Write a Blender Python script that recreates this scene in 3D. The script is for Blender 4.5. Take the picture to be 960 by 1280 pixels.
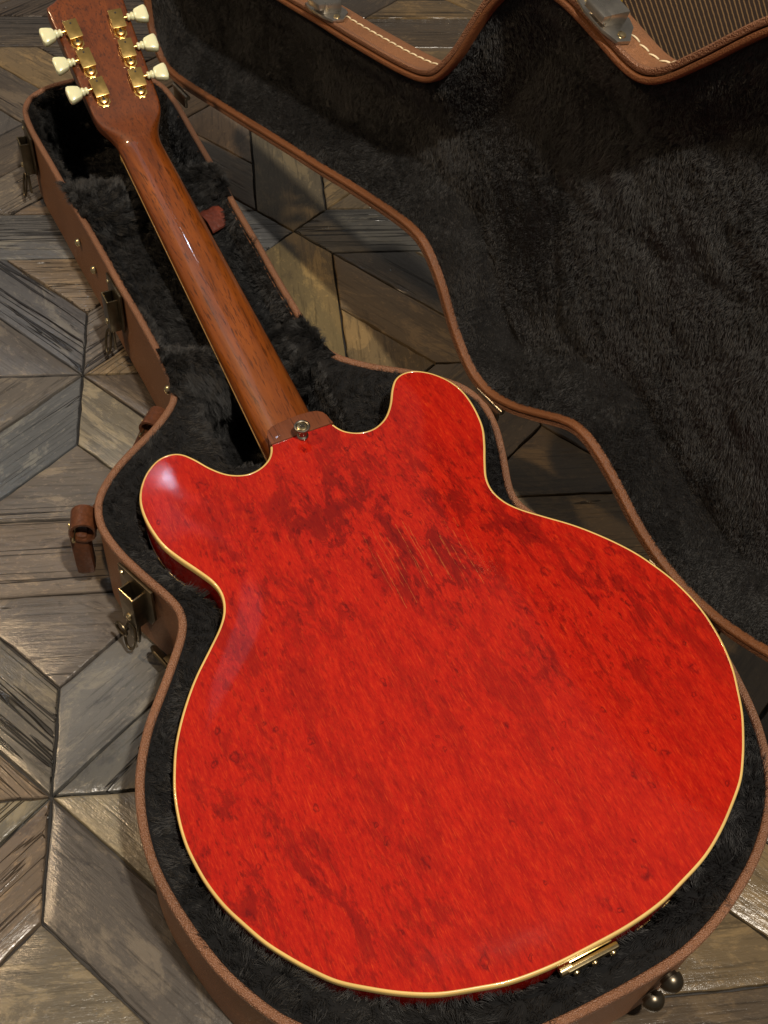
import bpy, bmesh, math, random
import numpy as np
from mathutils import Matrix, Vector, geometry

R_ = random.Random(7)
rng = np.random.default_rng(11)
SC = bpy.context.scene
COL = SC.collection
for _o in list(bpy.data.objects):
    bpy.data.objects.remove(_o)

# ------------------------------------------------------------------ camera
CAM_F = 1392.98          # focal length in pixels of a 960x1280 frame
cam_d = bpy.data.cameras.new("camera")
cam = bpy.data.objects.new("camera", cam_d)
COL.objects.link(cam)
cam_d.sensor_fit = 'VERTICAL'
cam_d.sensor_height = 24.0
cam_d.lens = CAM_F / 1280.0 * 24.0
cam_d.clip_start = 0.02
cam_d.clip_end = 60.0
_r = Vector((0.991088636571003, -0.11616180641910523, 0.06519010039324007))
_d = Vector((-0.04932847579446016, -0.774670991135475, -0.6304375916527949))
_f = Vector((0.12373364916475124, 0.6216038048649888, -0.7734977012517511))
_M = Matrix((_r, -_d, -_f)).transposed().to_4x4()
_M.translation = Vector((0.15530606, -0.83956686, 0.79996440))
cam.matrix_world = _M
SC.camera = cam
SC.render.resolution_x, SC.render.resolution_y = 768, 1024

# ------------------------------------------------------------------ world + lamps
world = bpy.data.worlds.new("World")
SC.world = world
world.use_nodes = True
bg = world.node_tree.nodes["Background"]
bg.inputs[0].default_value = (1.0, 0.91, 0.80, 1)
bg.inputs[1].default_value = 0.15


def area_lamp(name, loc, target, power, color, sx, sy, shape='RECTANGLE'):
    d = bpy.data.lights.new(name, 'AREA')
    d.energy = power
    d.color = color
    d.shape = shape
    d.size = sx
    d.size_y = sy
    o = bpy.data.objects.new(name, d)
    COL.objects.link(o)
    o.location = loc
    o.rotation_euler = (Vector(target) - Vector(loc)).to_track_quat('-Z', 'Y').to_euler()
    return o


# white ceiling spot right of the case, warm spots left and behind, cool panel
area_lamp("lamp_white_spot", (0.58, -1.15, 2.25), (0.2, -0.2, 0.0), 57, (1.0, 0.90, 0.76), 0.09, 0.10, 'DISK')
area_lamp("lamp_warm_spot", (-1.05, 0.10, 1.75), (0.25, -0.15, 0.0), 18, (1.0, 0.70, 0.40), 0.12, 0.14, 'DISK')
area_lamp("lamp_cool_spot", (-0.42, 1.35, 2.2), (0.0, -0.2, 0.0), 0.75, (0.62, 0.79, 1.0), 0.04, 0.025)
area_lamp("lamp_cool_panel", (-1.00, 1.00, 2.1), (-0.1, -0.4, 0.0), 1.4, (0.55, 0.75, 1.0), 1.10, 0.85)

SC.view_settings.view_transform = 'Standard'
SC.view_settings.look = 'None'
SC.view_settings.exposure = 0.1
SC.view_settings.gamma = 1.0
SC.cycles_curves.shape = 'RIBBONS'
SC.cycles.use_denoising = True
SC.cycles.max_bounces = 6

# ------------------------------------------------------------------ helpers
def tag(o, label=None, cat=None, group=None, kind=None):
    if label: o["label"] = label
    if cat: o["category"] = cat
    if group: o["group"] = group
    if kind: o["kind"] = kind
    return o


def empty(name, parent=None):
    o = bpy.data.objects.new(name, None)
    o.empty_display_size = 0.05
    COL.objects.link(o)
    if parent: o.parent = parent
    return o


def mesh(name, verts, faces, mat=None, parent=None, smooth=True, sharp=None):
    me = bpy.data.meshes.new(name)
    me.from_pydata([tuple(map(float, v)) for v in verts], [], [tuple(map(int, f)) for f in faces])
    me.validate()
    if smooth:
        me.polygons.foreach_set("use_smooth", [True] * len(me.polygons))
    me.update()
    bm = bmesh.new(); bm.from_mesh(me)
    bmesh.ops.recalc_face_normals(bm, faces=bm.faces)
    bm.to_mesh(me); bm.free()
    if sharp is not None:
        me.set_sharp_from_angle(angle=math.radians(sharp))
    o = bpy.data.objects.new(name, me)
    COL.objects.link(o)
    if mat: me.materials.append(mat)
    if parent: o.parent = parent
    return o


class MB:
    """collects shapes of ONE part"""
    def __init__(s): s.v = []; s.f = []
    def add(s, v, f):
        n = len(s.v); s.v += [tuple(p) for p in v]; s.f += [tuple(i + n for i in q) for q in f]; return s
    def box(s, c, h, M=None, bev=0.0):
        """bevelled box, centre c, half sizes h"""
        bm = bmesh.new(); bmesh.ops.create_cube(bm, size=2.0)
        for v in bm.verts: v.co = Vector((v.co.x * h[0], v.co.y * h[1], v.co.z * h[2]))
        if bev: bmesh.ops.bevel(bm, geom=bm.edges[:], offset=bev, segments=2, affect='EDGES', profile=0.6)
        bm.verts.index_update()
        vs = []
        for v in bm.verts:
            p = v.co + Vector(c)
            vs.append(tuple(M @ p) if M else tuple(p))
        fs = [[v.index for v in f.verts] for f in bm.faces]
        bm.free(); return s.add(vs, fs)
    def lathe(s, prof, M=None, n=20):
        """prof: (r, z) list"""
        vs = []; fs = []
        for r, z in prof:
            for k in range(n):
                a = 2 * math.pi * k / n
                p = Vector((r * math.cos(a), r * math.sin(a), z)); vs.append(tuple(M @ p) if M else tuple(p))
        m = len(prof)
        for i in range(m - 1):
            for k in range(n):
                fs.append((i * n + k, i * n + (k + 1) % n, (i + 1) * n + (k + 1) % n, (i + 1) * n + k))
        fs.append(tuple(range(n))[::-1]); fs.append(tuple((m - 1) * n + k for k in range(n)))
        return s.add(vs, fs)
    def prism(s, pts, z0, z1, M=None, bev=0.0):
        bm = bmesh.new()
        f = bm.faces.new([bm.verts.new((p[0], p[1], z0)) for p in pts])
        e = bmesh.ops.extrude_face_region(bm, geom=[f])
        for v in e['geom']:
            if isinstance(v, bmesh.types.BMVert): v.co.z = z1
        if bev: bmesh.ops.bevel(bm, geom=bm.edges[:], offset=bev, segments=2, affect='EDGES', profile=0.6)
        bm.verts.index_update()
        vs = [tuple(M @ v.co) if M else tuple(v.co) for v in bm.verts]
        fs = [[v.index for v in q.verts] for q in bm.faces]
        bm.free(); return s.add(vs, fs)
    def tube(s, path, r, n=10, closed=False, flat=None, M=None):
        """round (or flat: (rx, ry)) tube along path"""
        P = [Vector(p) for p in path]; m = len(P); vs = []; fs = []
        up = None
        for i in range(m):
            a = P[(i - 1) % m] if (closed or i > 0) else P[i]
            b = P[(i + 1) % m] if (closed or i < m - 1) else P[i]
            t = (b - a).normalized()
            if up is None:
                up = Vector((0, 0, 1)) if abs(t.z) < .9 else Vector((1, 0, 0))
            u = (up - t * up.dot(t)).normalized(); w = t.cross(u); up = u
            rx, ry = flat if flat else ((r[i], r[i]) if hasattr(r, '__len__') else (r, r))
            for k in range(n):
                an = 2 * math.pi * k / n
                c_, s_ = math.cos(an), math.sin(an)
                if flat:
                    c_ = math.copysign(abs(c_) ** .5, c_); s_ = math.copysign(abs(s_) ** .5, s_)
                p = P[i] + u * (c_ * rx) + w * (s_ * ry)
                vs.append(tuple(M @ p) if M else tuple(p))
        rr = m if closed else m - 1
        for i in range(rr):
            j = (i + 1) % m
            for k in range(n):
                fs.append((i * n + k, i * n + (k + 1) % n, j * n + (k + 1) % n, j * n + k))
        if not closed:
            fs.append(tuple(range(n))[::-1]); fs.append(tuple((m - 1) * n + k for k in range(n)))
        return s.add(vs, fs)
    def build(s, name, mat, parent=None, smooth=True, sharp=35):
        return mesh(name, s.v, s.f, mat, parent, smooth, sharp if smooth else None)


def spline_closed(pts, n):
    """Catmull-Rom through closed control points, n even-length samples"""
    P = np.array(pts, float); m = len(P); out = []
    for i in range(m):
        p0, p1, p2, p3 = P[i - 1], P[i], P[(i + 1) % m], P[(i + 2) % m]
        for t in np.linspace(0, 1, 12, endpoint=False):
            out.append(.5 * ((2 * p1) + (-p0 + p2) * t + (2 * p0 - 5 * p1 + 4 * p2 - p3) * t * t + (-p0 + 3 * p1 - 3 * p2 + p3) * t ** 3))
    return resample(np.array(out), n, True)


def resample(Q, n, closed):
    if closed: Q = np.vstack([Q, Q[:1]])
    L = np.concatenate([[0], np.cumsum(np.linalg.norm(np.diff(Q, axis=0), axis=1))])
    t = np.linspace(0, L[-1], n, endpoint=not closed)
    return np.stack([np.interp(t, L, Q[:, k]) for k in range(Q.shape[1])], -1)


def smooth_closed(Q, it=3):
    for _ in range(it):
        Q = .25 * np.roll(Q, 1, 0) + .5 * Q + .25 * np.roll(Q, -1, 0)
    return Q


def ccw(Q):
    a = .5 * np.sum(Q[:, 0] * np.roll(Q[:, 1], -1) - np.roll(Q[:, 0], -1) * Q[:, 1])
    return Q if a > 0 else Q[::-1].copy()


def inward(Q):
    t = np.roll(Q, -1, 0) - np.roll(Q, 1, 0)
    t /= np.linalg.norm(t, axis=1)[:, None]
    return np.stack([-t[:, 1], t[:, 0]], -1)


def dist_poly(P, Q, closed=True):
    """distance of points to polyline"""
    A = Q; B = np.roll(Q, -1, 0)
    if not closed: A = Q[:-1]; B = Q[1:]
    d = B - A; out = np.full(len(P), 1e9)
    dd = (d * d).sum(-1) + 1e-18
    for c in range(0, len(P), 2000):
        p = P[c:c + 2000]
        t = np.clip(((p[:, None] - A[None]) * d[None]).sum(-1) / dd[None], 0, 1)
        F = A[None] + t[..., None] * d[None]
        out[c:c + 2000] = np.sqrt(((p[:, None] - F) ** 2).sum(-1).min(1))
    return out


def inside(P, Q):
    x, y = P[:, 0][:, None], P[:, 1][:, None]
    x0, y0 = Q[:, 0][None], Q[:, 1][None]
    x1, y1 = np.roll(Q[:, 0], -1)[None], np.roll(Q[:, 1], -1)[None]
    c = ((y0 > y) != (y1 > y)) & (x < (x1 - x0) * (y - y0) / (y1 - y0 + 1e-18) + x0)
    return (c.sum(1) % 2) == 1


def fill(outline, step, keep):
    """triangulated sheet inside a closed outline: (points, triangles)"""
    lo, hi = outline.min(0), outline.max(0)
    gx, gy = np.meshgrid(np.arange(lo[0], hi[0], step), np.arange(lo[1], hi[1], step))
    gx = gx + (np.arange(gx.shape[0]) % 2)[:, None] * step * .5
    G = np.stack([gx.ravel(), gy.ravel()], -1)
    G = G[inside(G, outline)]
    G = G[dist_poly(G, outline) > keep]
    P = np.vstack([outline, G]); n = len(outline)
    res = geometry.delaunay_2d_cdt([Vector(p) for p in P], [(i, (i + 1) % n) for i in range(n)], [list(range(n))], 1, 1e-7)
    return np.array([tuple(v) for v in res[0]]), np.array([f for f in res[2] if len(f) == 3])


def sst(a, b, x):
    t = np.clip((x - a) / (b - a), 0, 1); return t * t * (3 - 2 * t)


def wob(P, freq, seed, k=7):
    """smooth pseudo-noise, about -1..1"""
    g = np.random.default_rng(seed); out = np.zeros(len(P))
    for _ in range(k):
        d = g.normal(size=P.shape[1]); d *= freq * (.5 + g.random()) / np.linalg.norm(d)
        out += np.sin(P @ d + g.random() * 6.283)
    return out / math.sqrt(k)


# ------------------------------------------------------------------ materials
def new_mat(name):
    m = bpy.data.materials.new(name); m.use_nodes = True
    nt = m.node_tree; b = nt.nodes["Principled BSDF"]
    return m, nt, b


def N(nt, t, **kw):
    n = nt.nodes.new(t)
    for k, v in kw.items():
        if k.startswith("i_"):
            key = k[2:]; key = int(key) if key.isdigit() else key.replace("_", " ")
            n.inputs[key].default_value = v
        else:
            setattr(n, k, v)
    return n


def math_(nt, op, a, b=None, clamp=False):
    n = nt.nodes.new("ShaderNodeMath"); n.operation = op; n.use_clamp = clamp
    for i, s in enumerate((a, b)):
        if s is None: continue
        if hasattr(s, "is_linked") or hasattr(s, "links"): nt.links.new(s, n.inputs[i])
        else: n.inputs[i].default_value = s
    return n.outputs[0]


def mix(nt, fac, a, b, mode='MIX'):
    n = nt.nodes.new("ShaderNodeMix"); n.data_type = 'RGBA'; n.blend_type = mode
    for key, s in ((0, fac), (6, a), (7, b)):
        if hasattr(s, "links"): nt.links.new(s, n.inputs[key])
        elif key == 0: n.inputs[0].default_value = s
        else: n.inputs[key].default_value = (*s, 1) if len(s) == 3 else s
    return n.outputs[2]


def ramp(nt, fac, stops):
    n = nt.nodes.new("ShaderNodeValToRGB"); e = n.color_ramp.elements
    while len(e) > 1: e.remove(e[-1])
    for i, (p, c) in enumerate(stops):
        q = e[0] if i == 0 else e.new(p)
        q.position = p; q.color = (c, c, c, 1) if not hasattr(c, '__len__') else (*c, 1)
    nt.links.new(fac, n.inputs[0]); return n.outputs[0]


def coords(nt, scale=(1, 1, 1), rot=(0, 0, 0), loc=(0, 0, 0), which="Object"):
    t = nt.nodes.new("ShaderNodeTexCoord"); m = nt.nodes.new("ShaderNodeMapping")
    m.inputs["Scale"].default_value = scale; m.inputs["Rotation"].default_value = rot; m.inputs["Location"].default_value = loc
    nt.links.new(t.outputs[which], m.inputs[0]); return m.outputs[0]


def noise(nt, vec, scale=1.0, detail=4.0, rough=.55, w=None, dist=0.0):
    n = nt.nodes.new("ShaderNodeTexNoise")
    if w is not None:
        n.noise_dimensions = '4D'; nt.links.new(w, n.inputs["W"])
    n.inputs["Scale"].default_value = scale; n.inputs["Detail"].default_value = detail
    n.inputs["Roughness"].default_value = rough; n.inputs["Distortion"].default_value = dist
    nt.links.new(vec, n.inputs["Vector"]); return n.outputs[0]


def bump(nt, b, h, strength, dist, normal=None):
    n = nt.nodes.new("ShaderNodeBump"); n.inputs["Strength"].default_value = strength; n.inputs["Distance"].default_value = dist
    nt.links.new(h, n.inputs["Height"])
    if normal: nt.links.new(normal, n.inputs["Normal"])
    nt.links.new(n.outputs[0], b.inputs["Normal"]); return n.outputs[0]


def simple(name, col, rough, metal=0.0, coat=0.0, var=0.0, bscale=0, bstr=0.0, spec=0.5):
    m, nt, b = new_mat(name)
    b.inputs["Roughness"].default_value = rough; b.inputs["Metallic"].default_value = metal
    b.inputs["Coat Weight"].default_value = coat; b.inputs["Coat Roughness"].default_value = .08
    b.inputs["Specular IOR Level"].default_value = spec
    c = coords(nt)
    nz = noise(nt, c, 60 if not bscale else bscale * .2, 5)
    nt.links.new(mix(nt, ramp(nt, nz, [(.3, 0), (.7, 1)]), tuple(x * (1 - var) for x in col), tuple(min(1, x * (1 + var)) for x in col)), b.inputs["Base Color"])
    nt.links.new(ramp(nt, noise(nt, c, 130, 4), [(.2, rough * .75), (.8, min(1, rough * 1.3))]), b.inputs["Roughness"])
    if bscale: bump(nt, b, noise(nt, c, bscale, 3), bstr, .001)
    return m


def leather(name, col, pebble=420, bstr=.5, rough=.5):
    m, nt, b = new_mat(name)
    c = coords(nt)
    v = nt.nodes.new("ShaderNodeTexVoronoi"); v.inputs["Scale"].default_value = pebble; nt.links.new(c, v.inputs["Vector"])
    n1 = noise(nt, c, 9, 6); n2 = noise(nt, c, 160, 4)
    base = mix(nt, ramp(nt, n1, [(.3, 0), (.72, 1)]), tuple(x * .78 for x in col), tuple(x * 1.2 for x in col))
    base = mix(nt, ramp(nt, v.outputs[0], [(.25, 0), (.75, .45)]), base, tuple(x * .45 for x in col))
    base = mix(nt, ramp(nt, n2, [(.62, 0), (.74, .35)]), base, tuple(min(1, x * 1.9 + .02) for x in col))
    nt.links.new(base, b.inputs["Base Color"])
    b.inputs["Roughness"].default_value = rough; b.inputs["Specular IOR Level"].default_value = .35
    h = math_(nt, 'ADD', math_(nt, 'MULTIPLY', v.outputs[0], -1.0), math_(nt, 'MULTIPLY', n2, .6))
    bump(nt, b, h, bstr, .0010)
    return m


M_LEATHER = leather("tan_leatherette", (.205, .090, .040), 900)
M_LEATHER_RIM = leather("rim_leatherette", (.215, .100, .054), 900, .9, .40)
M_LEATHER_DARK = leather("dark_brown_leather", (.090, .030, .012), 300, .3, .38)
M_LEATHER_IN = leather("inner_leatherette", (.150, .055, .019), 900, .5, .5)
M_TAB = leather("maroon_leather", (.14, .035, .022), 300, .3, .35)
M_BRONZE = simple("aged_bronze", (.115, .090, .055), .34, .95, 0, .35, 300, .1)
M_STEEL = simple("dull_nickel", (.30, .27, .22), .32, 1.0, 0, .3, 250, .12)
M_CATCH = simple("worn_nickel", (.46, .43, .38), .30, 1.0, 0, .3, 250, .12)
M_FEET = simple("dark_bronze_feet", (.13, .11, .08), .30, 1.0, 0, .3, 250, .12)
M_BRASS = simple("pale_brass", (.62, .50, .28), .25, 1.0, 0, .2, 250, .08)
M_GOLD = simple("gold_plate", (.86, .58, .20), .22, 1.0, 0, .12, 200, .05)
M_THREAD = simple("cream_thread", (.62, .52, .34), .8, 0, 0, .15)
M_BIND = simple("aged_cream_binding", (.60, .41, .135), .28, 0, .5, .14, 90, .03)
M_BIND_DULL = simple("dull_amber_binding", (.30, .17, .05), .35)
M_HOLE = simple("dark_screw_slot", (.012, .010, .008), .6)
M_RUBBER = simple("black_felt", (.012, .012, .012), .9)
M_LINER = simple("black_plush_base", (.010, .010, .0105), 1.0, spec=.1)


def mat_button():
    m, nt, b = new_mat("pale_green_cream_plastic")
    c = coords(nt)
    nt.links.new(mix(nt, noise(nt, c, 90, 3), (.64, .65, .41), (.76, .76, .53)), b.inputs["Base Color"])
    b.inputs["Roughness"].default_value = .22
    b.inputs["Subsurface Weight"].default_value = .25
    b.inputs["Subsurface Radius"].default_value = (.004, .003, .0015)
    b.inputs["Subsurface Scale"].default_value = 1.0
    b.inputs["Coat Weight"].default_value = .5
    return m


M_BUTTON = mat_button()


def mat_fur():
    m, nt, b = new_mat("black_plush_fibre")
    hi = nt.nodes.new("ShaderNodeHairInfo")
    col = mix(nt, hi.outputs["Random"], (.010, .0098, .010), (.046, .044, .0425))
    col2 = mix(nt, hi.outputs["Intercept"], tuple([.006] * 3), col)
    nt.links.new(col2, b.inputs["Base Color"])
    b.inputs["Roughness"].default_value = .5
    b.inputs["Specular IOR Level"].default_value = .45
    return m


M_FUR = mat_fur()


def mat_mahogany(name, c0, c1, c2, coat=.8):
    m, nt, b = new_mat(name)
    c = coords(nt, (1, .06, 1)); c2_ = coords(nt, (1, .045, 1))
    big = noise(nt, c, 60, 5, .6, dist=.4); pores = noise(nt, c2_, 620, 4, .65); mid = noise(nt, coords(nt, (1, .03, 1)), 180, 4)
    col = mix(nt, ramp(nt, big, [(.3, 0), (.68, 1)]), c0, c1)
    col = mix(nt, ramp(nt, mid, [(.45, 0), (.7, .5)]), col, c2)
    col = mix(nt, ramp(nt, pores, [(.53, 0), (.64, .8)]), col, tuple(x * .35 for x in c2))
    col = mix(nt, ramp(nt, noise(nt, coords(nt), 7, 5), [(.35, 0), (.7, .55)]), col, tuple(x * .55 for x in c1))
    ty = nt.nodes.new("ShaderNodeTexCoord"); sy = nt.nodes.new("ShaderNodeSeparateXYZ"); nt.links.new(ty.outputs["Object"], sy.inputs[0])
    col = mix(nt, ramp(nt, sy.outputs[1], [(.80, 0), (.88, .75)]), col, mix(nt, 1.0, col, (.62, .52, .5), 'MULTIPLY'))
    nt.links.new(col, b.inputs["Base Color"])
    b.inputs["Specular IOR Level"].default_value = .3
    b.inputs["Roughness"].default_value = .45
    b.inputs["Coat Weight"].default_value = coat
    b.inputs["Coat Roughness"].default_value = .09
    nt.links.new(ramp(nt, noise(nt, coords(nt), 300, 3), [(.2, .035), (.85, .10)]), b.inputs["Coat Roughness"])
    bump(nt, b, pores, .12, .0006)
    return m


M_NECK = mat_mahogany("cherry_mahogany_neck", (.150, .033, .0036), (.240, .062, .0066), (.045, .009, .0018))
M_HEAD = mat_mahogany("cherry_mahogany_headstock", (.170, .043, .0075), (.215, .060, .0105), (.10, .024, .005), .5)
M_HEEL = mat_mahogany("worn_mahogany_heel", (.125, .036, .014), (.165, .052, .020), (.07, .018, .007), .2)
M_ROSE = mat_mahogany("dark_rosewood", (.035, .016, .009), (.05, .022, .012), (.02, .01, .006), .1)


def mat_cherry():
    """translucent cherry red over figured maple, grain along local y"""
    m, nt, b = new_mat("worn_cherry_lacquer")
    L = nt.links
    fine = noise(nt, coords(nt, (1, .20, 1)), 620, 6, .75)
    hair = noise(nt, coords(nt, (1, .05, 1)), 1500, 3, .6)
    streak = noise(nt, coords(nt, (1, .24, 1)), 130, 7, .72, dist=.4)
    blotch = noise(nt, coords(nt, (1, .36, 1), (0, 0, .10)), 48, 9, .74, dist=.5)
    cloud = noise(nt, coords(nt), 4.6, 4, .55)
    col = mix(nt, ramp(nt, streak, [(.34, 0), (.66, 1)]), (.270, .0068, .0048), (.390, .0135, .0058))
    col = mix(nt, ramp(nt, cloud, [(.40, 0), (.68, .6)]), col, (.330, .0105, .0055))
    col = mix(nt, ramp(nt, fine, [(.52, 0), (.66, .5)]), col, (.500, .0350, .0080))
    col = mix(nt, ramp(nt, fine, [(.34, .62), (.47, 0)]), col, (.165, .0050, .0040))
    col = mix(nt, ramp(nt, hair, [(.60, 0), (.72, .55)]), col, (.56, .058, .011))
    # where the stain has soaked in darkest: three places on this back
    tz_ = nt.nodes.new("ShaderNodeTexCoord")
    zone = None
    for (px, py, rr, am) in ((.045, .292, .062, .80), (.085, .345, .060, .75), (-.005, .358, .075, .65), (.108, .292, .040, .65), (.125, .190, .085, .60), (.050, .420, .05, .5), (-.085, .330, .11, .40), (-.150, .150, .085, .30), (-.10, .08, .06, .22)):
        vd = nt.nodes.new("ShaderNodeVectorMath"); vd.operation = 'DISTANCE'
        L.new(tz_.outputs["Object"], vd.inputs[0]); vd.inputs[1].default_value = (px, py, .006)
        z = ramp(nt, vd.outputs["Value"], [(0, am), (rr * .45, am * .8), (rr, 0)])
        zone = z if zone is None else math_(nt, 'MAXIMUM', zone, z)
    zone = math_(nt, 'ADD', zone, ramp(nt, cloud, [(.40, .10), (.62, .62)]), True)
    area = math_(nt, 'MULTIPLY', ramp(nt, blotch, [(.490, 0), (.555, 1)]), zone)
    col = mix(nt, math_(nt, 'MULTIPLY', area, .70), col, (.100, .0045, .0045))
    fleck = noise(nt, coords(nt, (1, .38, 1)), 230, 3, .6)
    up = nt.nodes.new('ShaderNodeSeparateXYZ'); L.new(tz_.outputs['Object'], up.inputs[0])
    fl = math_(nt, 'MULTIPLY', ramp(nt, fleck, [(.585, 0), (.66, 1)]), math_(nt, 'ADD', zone, ramp(nt, up.outputs[1], [(.10, .03), (.32, .26)]), True))
    col = mix(nt, math_(nt, 'MULTIPLY', fl, .58), col, (.075, .0035, .004))
    # bird's-eye ringlets, broken and uneven
    cw = coords(nt, (1, .80, 1))
    wv = nt.nodes.new("ShaderNodeVectorMath"); wv.operation = 'MULTIPLY_ADD'
    nzv = nt.nodes.new("ShaderNodeTexNoise"); nzv.inputs["Scale"].default_value = 190; nzv.inputs["Detail"].default_value = 3; L.new(cw, nzv.inputs["Vector"])
    L.new(nzv.outputs[1], wv.inputs[0]); wv.inputs[1].default_value = (.0075, .0075, .0075); L.new(cw, wv.inputs[2])
    for sc_, th in ((34, .80), (62, .82)):
        v = nt.nodes.new("ShaderNodeTexVoronoi"); v.voronoi_dimensions = '2D'; v.inputs["Scale"].default_value = sc_
        L.new(wv.outputs[0], v.inputs["Vector"])
        sp = nt.nodes.new("ShaderNodeSeparateColor"); L.new(v.outputs["Color"], sp.inputs[0])
        rad = math_(nt, 'ADD', math_(nt, 'MULTIPLY', sp.outputs[1], .09), .025)
        ring = ramp(nt, math_(nt, 'ABSOLUTE', math_(nt, 'SUBTRACT', v.outputs["Distance"], rad)), [(0, 1), (.025, .5), (.06, 0)])
        on = math_(nt, 'GREATER_THAN', sp.outputs[0], th)
        col = mix(nt, math_(nt, 'MULTIPLY', math_(nt, 'MULTIPLY', ring, on), ramp(nt, fleck, [(.34, .10), (.56, .85)])), col, (.10, .0045, .005))
    # scratches through the finish
    tc = nt.nodes.new("ShaderNodeTexCoord"); sx = nt.nodes.new("ShaderNodeSeparateXYZ")
    mp = nt.nodes.new("ShaderNodeMapping"); mp.inputs["Rotation"].default_value = (0, 0, .03)
    L.new(tc.outputs["Object"], mp.inputs[0]); L.new(mp.outputs[0], sx.inputs[0])
    scr = None
    for pitch_, sh, wid, am in ((.0066, .0, .034, .50), (.0093, 3.7, .020, .36)):
        u = math_(nt, 'ADD', math_(nt, 'MULTIPLY', sx.outputs[0], 1 / pitch_), sh); fu = math_(nt, 'FLOOR', u)
        wn = nt.nodes.new("ShaderNodeTexWhiteNoise"); wn.noise_dimensions = '1D'; L.new(fu, wn.inputs["W"])
        wsep = nt.nodes.new("ShaderNodeSeparateColor"); L.new(wn.outputs["Color"], wsep.inputs[0])
        off = math_(nt, 'ADD', math_(nt, 'MULTIPLY', wsep.outputs[0], .8), .1)
        off = math_(nt, 'ADD', off, math_(nt, 'MULTIPLY', math_(nt, 'SUBTRACT', noise(nt, mp.outputs[0], 45, 3), .5), .45))
        line = math_(nt, 'LESS_THAN', math_(nt, 'ABSOLUTE', math_(nt, 'SUBTRACT', math_(nt, 'FRACT', u), off)), wid)
        cen = math_(nt, 'ADD', math_(nt, 'MULTIPLY', wsep.outputs[1], .055), .272)
        half = math_(nt, 'ADD', math_(nt, 'MULTIPLY', wsep.outputs[2], .026), .004)
        along = math_(nt, 'LESS_THAN', math_(nt, 'ABSOLUTE', math_(nt, 'SUBTRACT', sx.outputs[1], cen)), half)
        inx = math_(nt, 'LESS_THAN', math_(nt, 'ABSOLUTE', math_(nt, 'SUBTRACT', sx.outputs[0], .030)), .040)
        brk = ramp(nt, noise(nt, mp.outputs[0], 260, 3), [(.36, .1), (.56, am)])
        q = math_(nt, 'MULTIPLY', math_(nt, 'MULTIPLY', math_(nt, 'MULTIPLY', line, along), inx), brk)
        scr = q if scr is None else math_(nt, 'MAXIMUM', scr, q)
    col = mix(nt, scr, col, (.46, .135, .035))
    L.new(col, b.inputs["Base Color"])
    L.new(ramp(nt, noise(nt, coords(nt), 35, 5), [(.25, .06), (.8, .12)]), b.inputs["Roughness"])
    b.inputs["Specular IOR Level"].default_value = .42
    h = math_(nt, 'ADD', math_(nt, 'MULTIPLY', fine, .5), math_(nt, 'MULTIPLY', noise(nt, coords(nt), 700, 2), .5))
    bump(nt, b, h, .06, .0006)
    return m


M_CHERRY = mat_cherry()


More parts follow.
